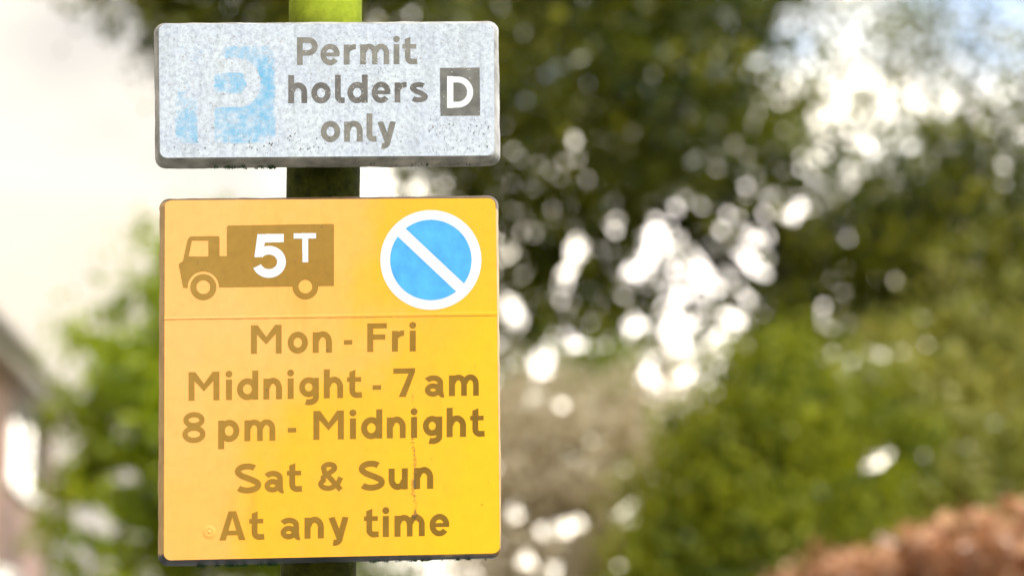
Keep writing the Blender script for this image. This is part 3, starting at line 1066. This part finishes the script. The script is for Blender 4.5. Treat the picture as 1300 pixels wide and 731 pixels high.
def clamps(parent, zs, post_local):
    """stainless bands round the post that hold a sign, with a channel on the sign's back"""
    for z in zs:
        mb = MB()
        n_ = 40; r0, r1 = .0328, .0342
        cx, cy = post_local
        V = []; F = []
        for k in range(n_):
            a = 2 * math.pi * k / n_
            for rr, zz in ((r0, z - .006), (r1, z - .006), (r1, z + .006), (r0, z + .006)):
                V.append((cx + rr * math.cos(a), cy + rr * math.sin(a), zz))
        for k in range(n_):
            j = (k + 1) % n_
            for q in range(4):
                F.append((k * 4 + q, j * 4 + q, j * 4 + (q + 1) % 4, k * 4 + (q + 1) % 4))
        mb.add(V, F)
        mb.box(cx - .03, cx + .03, .0165, cy - r0 + .006, z - .009, z - .0065)
        mb.box(cx - .03, cx + .03, .0165, cy - r0 + .006, z + .0065, z + .009)
        mb.build("clamp", STEEL, parent)


def post_in(pl):
    d = Vector(post_root.location) - Vector(pl.o)
    return d.dot(SX), d.dot(SY)


def moss(pl, x0, x1, y, dens, parent, hgt=3.0):
    V, F = [], []
    n = int((x1 - x0) * dens)
    for _ in range(n):
        # clumped along the lower lip
        x = random.uniform(x0, x1)
        if math.sin(x * .35) + math.sin(x * .13 + 1) + random.uniform(-1, 1) < .2: continue
        dp = random.uniform(.006, .017)
        yy = y(x) + random.uniform(-.5, 1.0)
        for _k in range(3):
            b = len(V)
            ax = x + random.uniform(-1.6, 1.6); ay = yy + random.uniform(0, hgt * .6)
            s_ = random.uniform(.5, 1.4)
            V.append(pl.loc(ax - s_ * .5, ay - s_, dp + random.uniform(-.0008, .0008)))
            V.append(pl.loc(ax + s_ * .6, ay - s_ * .3, dp + random.uniform(-.0012, .0012)))
            V.append(pl.loc(ax + random.uniform(-.6, .6), ay + s_, dp + random.uniform(-.0012, .0012)))
            F.append((b, b + 1, b + 2))
    o = mesh_obj("moss", V, F, MOSS, parent)
    o["kind"] = "stuff"


# ------------------------------------------------------------------ permit sign
def permit_sign():
    pl = Plane(415, 115, 2.0)
    root = empty("parking_sign", pl.o, (0, 0, YAW))
    tag(root, "weathered white permit holders sign with a faded blue parking symbol, upper on the post", "sign")
    outer = [(194.5, 25), (634.5, 22), (637.5, 206), (196.5, 209.5)]
    inner = [(201.5, 31.0), (627, 30), (627.5, 197.5), (203, 200.5)]
    backing(pl, inner, outer, 9, 13, RIM_GREY, root)
    sheet("face_sheet", pl, inner, 9, M_WHITE, root)
    # lettering
    text_line(pl, [('P', 377, 403.5), ('e', 407, 431.3), ('r', 436.4, 452), ('m', 457.2, 494.3), ('i', 499.7, 507.2), ('t', 510.8, 530)], 377, 82.8, 530, 81.6, 35.2, INK_GREY, root)
    o = text_line(pl, [('h', 366, 390), ('o', 395.3, 420), ('l', 425.3, 437.6), ('d', 441, 466.8), ('e', 472, 495.7), ('r', 501, 516.6), ('s', 521, 542)], 366, 131.4, 542, 130.0, 35.2, INK_DARK, root)
    o["label"] = "darker black word holders"
    text_line(pl, [('o', 407.3, 432), ('n', 437, 460.4), ('l', 465.4, 478), ('y', 479, 502.6)], 407, 180.2, 502, 179.6, 35.2, INK_GREY, root)
    # zone panel with D
    dp = ("po", [(558.4, 86.6), (609, 86), (609.6, 147), (559.2, 147.4)])
    D = G('D', .83)
    cap = 40.3
    ident = lambda u, v: (u, v)
    Dpx = []
    for pr in D:
        pts = [(567.6 + u * cap, 137.4 - v * cap) for u, v in pr[1]]
        Dpx.append((pr[0], pts, pr[2] * cap * .93) if pr[0] == "st" else (pr[0], [(x if x < 570 else 567.6 + 7.9, y) for x, y in pts]))
    pan = decal("zone_panel", pl, [([dp], ident, (556, 612, 84, 150), .25)], INK_BOX, root)
    decal("letter", pl, [(Dpx, ident, (556, 612, 84, 150), .25)], INK_WHITE, pan, -.00022)
    # faded blue parking symbol
    m, t, b = new_mat("faded_blue_mat")
    a = t.nodes.new("ShaderNodeAttribute"); a.attribute_name = "fade"
    n = noise(t, 150, 6, .75)
    nb = noise(t, 50, 4, .6)
    f = math_(t, 'ADD', a.outputs["Fac"], math_(t, 'MULTIPLY', math_(t, 'SUBTRACT', n, .5), 2.6))
    f = math_(t, 'ADD', f, math_(t, 'MULTIPLY', math_(t, 'SUBTRACT', nb, .5), 1.8), True)
    wsrc = M_WHITE.node_tree.nodes["Principled BSDF"]
    c1 = ramp(t, noise(t, 30, 6, .7), [(.3, (.46, .52, .61)), (.7, (.56, .62, .66))])
    c1 = mixc(t, .8, c1, ramp(t, noise(t, 240, 5, .75), [(.40, (.66, .66, .68)), (.56, (1, 1, 1))]), 'MULTIPLY')
    c1 = mixc(t, .8, c1, ramp(t, noise(t, 420, 4, .7), [(.30, (.40, .40, .42)), (.40, (1, 1, 1))]), 'MULTIPLY')
    t.links.new(mixc(t, f, c1, (.12, .36, .56)), b.inputs["Base Color"])
    b.inputs["Roughness"].default_value = .45
    ppx = []
    for pr in [("st", [(261.5, 181), (261.5, 84)], 19.5), ("st", [(262, 83.5), (303, 83.5)] + arc(303, 105.5, 19, 22, -90, 90, 20) + [(262, 127.5)], 17)]:
        ppx.append(pr)
    prims = [("po", [(221.5, 59), (350, 58), (350, 182), (222, 184)])]
    us = np.arange(221, 351, .5); vs = np.arange(57, 185, .5)
    GX, GY = np.meshgrid((us[:-1] + us[1:]) / 2, (vs[:-1] + vs[1:]) / 2)
    Mk = raster(prims, GX, GY) & ~raster(ppx, GX, GY)
    V, F, fade = [], [], []
    idx = {}
    soft = Mk.astype(float)
    for ax in (0, 1):
        kern = np.ones(13) / 13
        soft = np.apply_along_axis(lambda v_: np.convolve(v_, kern, 'same'), ax, soft)
    blobs = [(297, 102, 16, 1.0), (300, 64, 16, .75), (335, 66, 18, .5), (345, 95, 16, .45), (325, 145, 24, .75), (300, 146, 16, .8), (342, 158, 14, .6),
             (232, 150, 18, .5), (240, 172, 18, .55), (290, 175, 22, .4), (228, 120, 14, .25), (278, 155, 12, .55), (320, 172, 22, .35), (341, 118, 16, .55), (272, 104, 10, .4)]

    def vi(r, c):
        if (r, c) not in idx:
            idx[(r, c)] = len(V)
            x, y = us[0] + c * .5, vs[0] + r * .5
            V.append(pl.loc(x, y, -.00008))
            s_ = sum(k * math.exp(-((x - bx) ** 2 + (y - by) ** 2) / (2 * q * q)) for bx, by, q, k in blobs)
            sf = soft[min(r, soft.shape[0] - 1), min(c, soft.shape[1] - 1)]
            fade.append(min(.85, s_ * 1.05) * .95 - .24 - .55 * (1 - min(1, max(0, (sf - .35) * 2.2))))
        return idx[(r, c)]
    for r in range(0, Mk.shape[0]):
        for c in range(0, Mk.shape[1]):
            if Mk[r, c]:
                F.append((vi(r, c), vi(r, c + 1), vi(r + 1, c + 1), vi(r + 1, c)))
    o = mesh_obj("parking_symbol", V, F, m, root)
    at_ = o.data.attributes.new("fade", 'FLOAT', 'POINT')
    at_.data.foreach_set("value", fade)
    o["label"] = "faded pale blue panel with a white letter P"
    # dirt specks
    pts, sz = [], []
    for _ in range(150):
        pts.append((random.uniform(210, 620), 195 - abs(random.gauss(0, 34)))); sz.append(random.uniform(.25, .75))
    for _ in range(60):
        pts.append((random.uniform(545, 622), random.uniform(150, 192))); sz.append(random.uniform(.4, 1.1))
    for _ in range(45):
        pts.append((random.gauss(370, 60), 190 - abs(random.gauss(0, 9)))); sz.append(random.uniform(.4, 1.3))
    pts = [(min(622, max(208, x)), min(195, max(36, y))) for x, y in pts]
    flakes("dirt_speck", pl, pts, sz, GRIME, root)["kind"] = "stuff"
    pts, sz = [], []
    for _ in range(520):
        pts.append((random.uniform(206, 622), random.uniform(34, 194))); sz.append(random.uniform(.4, 1.3))
    for _ in range(160):
        pts.append((random.gauss(470, 35), random.gauss(95, 22))); sz.append(random.uniform(.4, 1.2))
    pts = [(min(622, max(208, x)), min(195, max(36, y))) for x, y in pts]
    flakes("dirt_film", pl, pts, sz, GRIME_SOFT, root, -.0002)["kind"] = "stuff"
    clamps(root, (.03, -.03), post_in(pl))
    moss(pl, 270, 350, lambda x: 209.0 - (x - 196) * .008, 3, root, 2.0)
    moss(pl, 460, 600, lambda x: 208.0 - (x - 196) * .008, .8, root, 1.5)


permit_sign()


# ------------------------------------------------------------------ waiting restriction sign
def waiting_sign():
    pl = Plane(420, 480, 2.0)
    root = empty("waiting_sign", pl.o, (0, 0, YAW))
    tag(root, "large yellow lorry waiting restriction sign, lower on the post", "sign")
    outer = [(202, 248.5), (634.5, 244.5), (638.5, 707), (199.5, 717.5)]
    inner = [(209.3, 254.3), (629, 251.6), (634.6, 701.7), (208, 710.8)]
    backing(pl, inner, outer, 9, 13, RIM_BROWN, root)
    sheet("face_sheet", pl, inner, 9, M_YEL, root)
    lt = []
    tl = lambda *a: text_line(pl, *a, INK_BROWN, root)
    tl([('M', 318.6, 357.6), ('o', 365.3, 391), ('n', 397, 421.4), ('-', 436.7, 447.2), ('F', 466.3, 491), ('r', 497.6, 513.4), ('i', 520.2, 528)], 318, 449, 528, 445.6, 36.3)
    tl([('M', 239.4, 278.5), ('i', 286.9, 294.8), ('d', 301, 328), ('n', 334.4, 358), ('i', 365.2, 372.9), ('g', 379.8, 404.8), ('h', 411.1, 435.7), ('t', 440.6, 459.9),
        ('-', 473, 484), ('7', 499.4, 526.8), ('a', 539.4, 564.6), ('m', 570, 608)], 239.4, 508.4, 608, 501.8, 36.3)
    tl([('8', 231.2, 261.3), ('p', 277, 304), ('m', 310.3, 349.7), ('-', 365.4, 376), ('M', 397.9, 436.5), ('i', 444.3, 452.1), ('d', 458.5, 485.3), ('n', 491.1, 515.1), ('i', 521.9, 529.6), ('g', 536.8, 561.4),
        ('h', 567, 591.7), ('t', 597, 615.6)], 231, 561.2, 615.6, 553.6, 36.6)
    tl([('S', 298, 330.2), ('a', 335.8, 361), ('t', 364.2, 383.8), ('&', 403.4, 434.8), ('S', 455.5, 487), ('u', 493.3, 517.8), ('n', 525.6, 550)], 298, 625.4, 550, 619.8, 37)
    tl([('A', 278.4, 311.6), ('t', 316.4, 336), ('a', 356.2, 381.7), ('n', 386.6, 411.2), ('y', 417, 442.6), ('t', 462.2, 481.2), ('i', 486, 493.4), ('m', 500.8, 539.4), ('e', 545.5, 570.3)], 278, 685.6, 570, 679.2, 36.9)
    ident = lambda u, v: (u, v)
    # lorry symbol
    k = 4.0625
    q = lambda pts: [(190 + x / k, 230 + y / k) for x, y in pts]
    body = ("po", q([(406, 229), (942, 220), (948, 222), (951, 228), (951, 540), (868, 541), (740, 543), (348, 548), (205, 550), (173, 551), (150, 432), (153, 424), (172, 412), (176, 390), (193, 312), (200, 294), (212, 285), (354, 283), (360, 288), (361, 386), (398, 386), (398, 236)]))
    cx1, cy1 = 190 + 277 / k, 230 + 546 / k
    cx2, cy2 = 190 + 803 / k, 230 + 543 / k
    lorry = [body, ("cp", q([(218, 307), (303, 307), (303, 388), (201, 388)])), ("cd", (cx1, cy1, 19.8)), ("disc", (cx1, cy1, 16.6)), ("cd", (cx1, cy1, 8.7)),
             ("disc", (cx2, cy2, 16.4)), ("cd", (cx2, cy2, 8.6)),
             ]
    lo = decal("lorry_symbol", pl, [(lorry, ident, (225, 426, 282, 383), .25)], INK_BROWN, root)
    five = [("po", q([(556, 273), (692, 272), (692, 315), (592, 317), (583, 352), (600, 388), (540, 392)])),
            ("st", q([(556, 366)]) + arc(190 + 617 / k, 230 + 415 / k, 66 / k, 60 / k, -128, 152, 40)[0:], 44 / k),
            ]
    # keep the terminals tidy: bowl cut where it meets the upright
    five = [("po", q([(556, 273), (692, 272), (692, 315), (594, 317), (585, 366), (572, 392), (540, 392)])),
            ("st", [(190 + (615 + 65 * math.cos(R(a))) / k, 230 + (416 + 60 * math.sin(R(a))) / k) for a in range(-142, 163, 6)], 45 / k)]
    tee = [("po", q([(742, 269), (858, 268), (858, 295), (742, 297)])), ("po", q([(787, 290), (818, 290), (818, 418), (788, 418)]))]
    decal("weight_number", pl, [(five, ident, (315, 370, 292, 356), .25), (tee, ident, (370, 405, 292, 336), .25)], INK_WHITE, lo, -.00022)
    # no waiting roundel
    cx, cy = 547, 330
    ell = lambda r_: [(cx + r_ * math.cos(R(a)), cy + r_ * .985 * math.sin(R(a))) for a in range(0, 360, 4)]
    ro = decal("roundel", pl, [([("po", ell(64.2))], ident, (480, 614, 262, 396), .25)], INK_WHITE, root)
    th = math.atan2(141, 150)
    dx, dy = math.cos(th), math.sin(th)
    hb = 7.1
    bar = [(cx - dx * 90 - dy * hb, cy - dy * 90 + dx * hb), (cx + dx * 90 - dy * hb, cy + dy * 90 + dx * hb), (cx + dx * 90 + dy * hb, cy + dy * 90 - dx * hb), (cx - dx * 90 + dy * hb, cy - dy * 90 - dx * hb)]
    decal("blue_disc", pl, [([("po", ell(51.7)), ("cp", bar)], ident, (480, 614, 262, 396), .25)], INK_BLUE, ro, -.00022)
    # joint between the two films: a slight overlap with a dirty lower edge
    V, F = [], []
    ya = lambda x: 405.3 - (x - 208) * .0125
    xs = np.linspace(208.5, 631.5, 90)
    rr = MB()
    for i in range(len(xs) - 1):
        x0, x1 = xs[i], xs[i + 1]
        h0, h1 = 2.4 + 3.2 * (x0 - 208) / 423, 2.4 + 3.2 * (x1 - 208) / 423
        rr.add([pl.loc(x0, ya(x0) - h0, -.0002), pl.loc(x1, ya(x1) - h1, -.0002), pl.loc(x1, ya(x1) - h1 * .4, -.0004), pl.loc(x0, ya(x0) - h0 * .4, -.0004),
                pl.loc(x1, ya(x1), -.0003), pl.loc(x0, ya(x0), -.0003)], [(0, 1, 2, 3), (3, 2, 4, 5)])
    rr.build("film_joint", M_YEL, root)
    rr = MB()
    for i in range(len(xs) - 1):
        if random.random() < .03: continue
        x0, x1 = xs[i], xs[i + 1]
        t0 = random.uniform(.15, .55)
        rr.add([pl.loc(x0, ya(x0), -.00045), pl.loc(x1, ya(x1), -.00045), pl.loc(x1, ya(x1) + t0, -.00045), pl.loc(x0, ya(x0) + t0, -.00045)], [(0, 1, 2, 3)])
    rr.build("joint_grime", GRIME_GOLD, root)
    # vertical dirty split
    pts, sz = [], []
    for _ in range(170):
        y = random.choice([random.uniform(548, 600), random.uniform(560, 655), random.uniform(600, 655), random.uniform(500, 550)])
        x = 525.5 + 1.6 * math.sin(y * .11) + random.gauss(0, 1.0) + (y - 560) * .006
        pts.append((x, y)); sz.append(random.uniform(.25, 1.0))
    flakes("grime_streak", pl, pts, sz, GRIME_GOLD, root)["kind"] = "stuff"
    pts = [(526.5 + random.gauss(0, 1.3), random.gauss(611, 5)) for _ in range(14)] + [(527 + random.gauss(0, 2.2), 654 + random.gauss(0, 2.2)) for _ in range(16)]
    pts += [(252, 334), (257, 341), (348, 444), (416, 444), (339, 494), (374.5, 332), (406, 288), (409, 288), (620, 612), (612, 640), (548, 582), (603, 464)]
    flakes("dirt_speck", pl, pts, [random.uniform(.5, 1.1) for _ in pts], GRIME, root, -.0006)["kind"] = "stuff"
    # dented blister in the film, lower left
    V, F = [], []
    n_ = 18
    prof = [(9, -.00005), (6.5, -.0004), (4.2, -.0007), (3.0, -.0003), (1.6, -.0009), (0.05, -.0012)]
    for r_, dp in prof:
        for a in range(n_):
            V.append(pl.loc(265.5 + r_ * math.cos(2 * math.pi * a / n_), 675 + r_ * math.sin(2 * math.pi * a / n_), dp))
    for i in range(len(prof) - 1):
        for a in range(n_):
            F.append((i * n_ + a, i * n_ + (a + 1) % n_, (i + 1) * n_ + (a + 1) % n_, (i + 1) * n_ + a))
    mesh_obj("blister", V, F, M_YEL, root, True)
    clamps(root, (.09, -.09), post_in(pl))
    moss(pl, 250, 360, lambda x: 717.5 - (x - 199) * .024, 5, root, 3.5)
    moss(pl, 460, 620, lambda x: 717.5 - (x - 199) * .024, 1.6, root, 2.0)


waiting_sign()
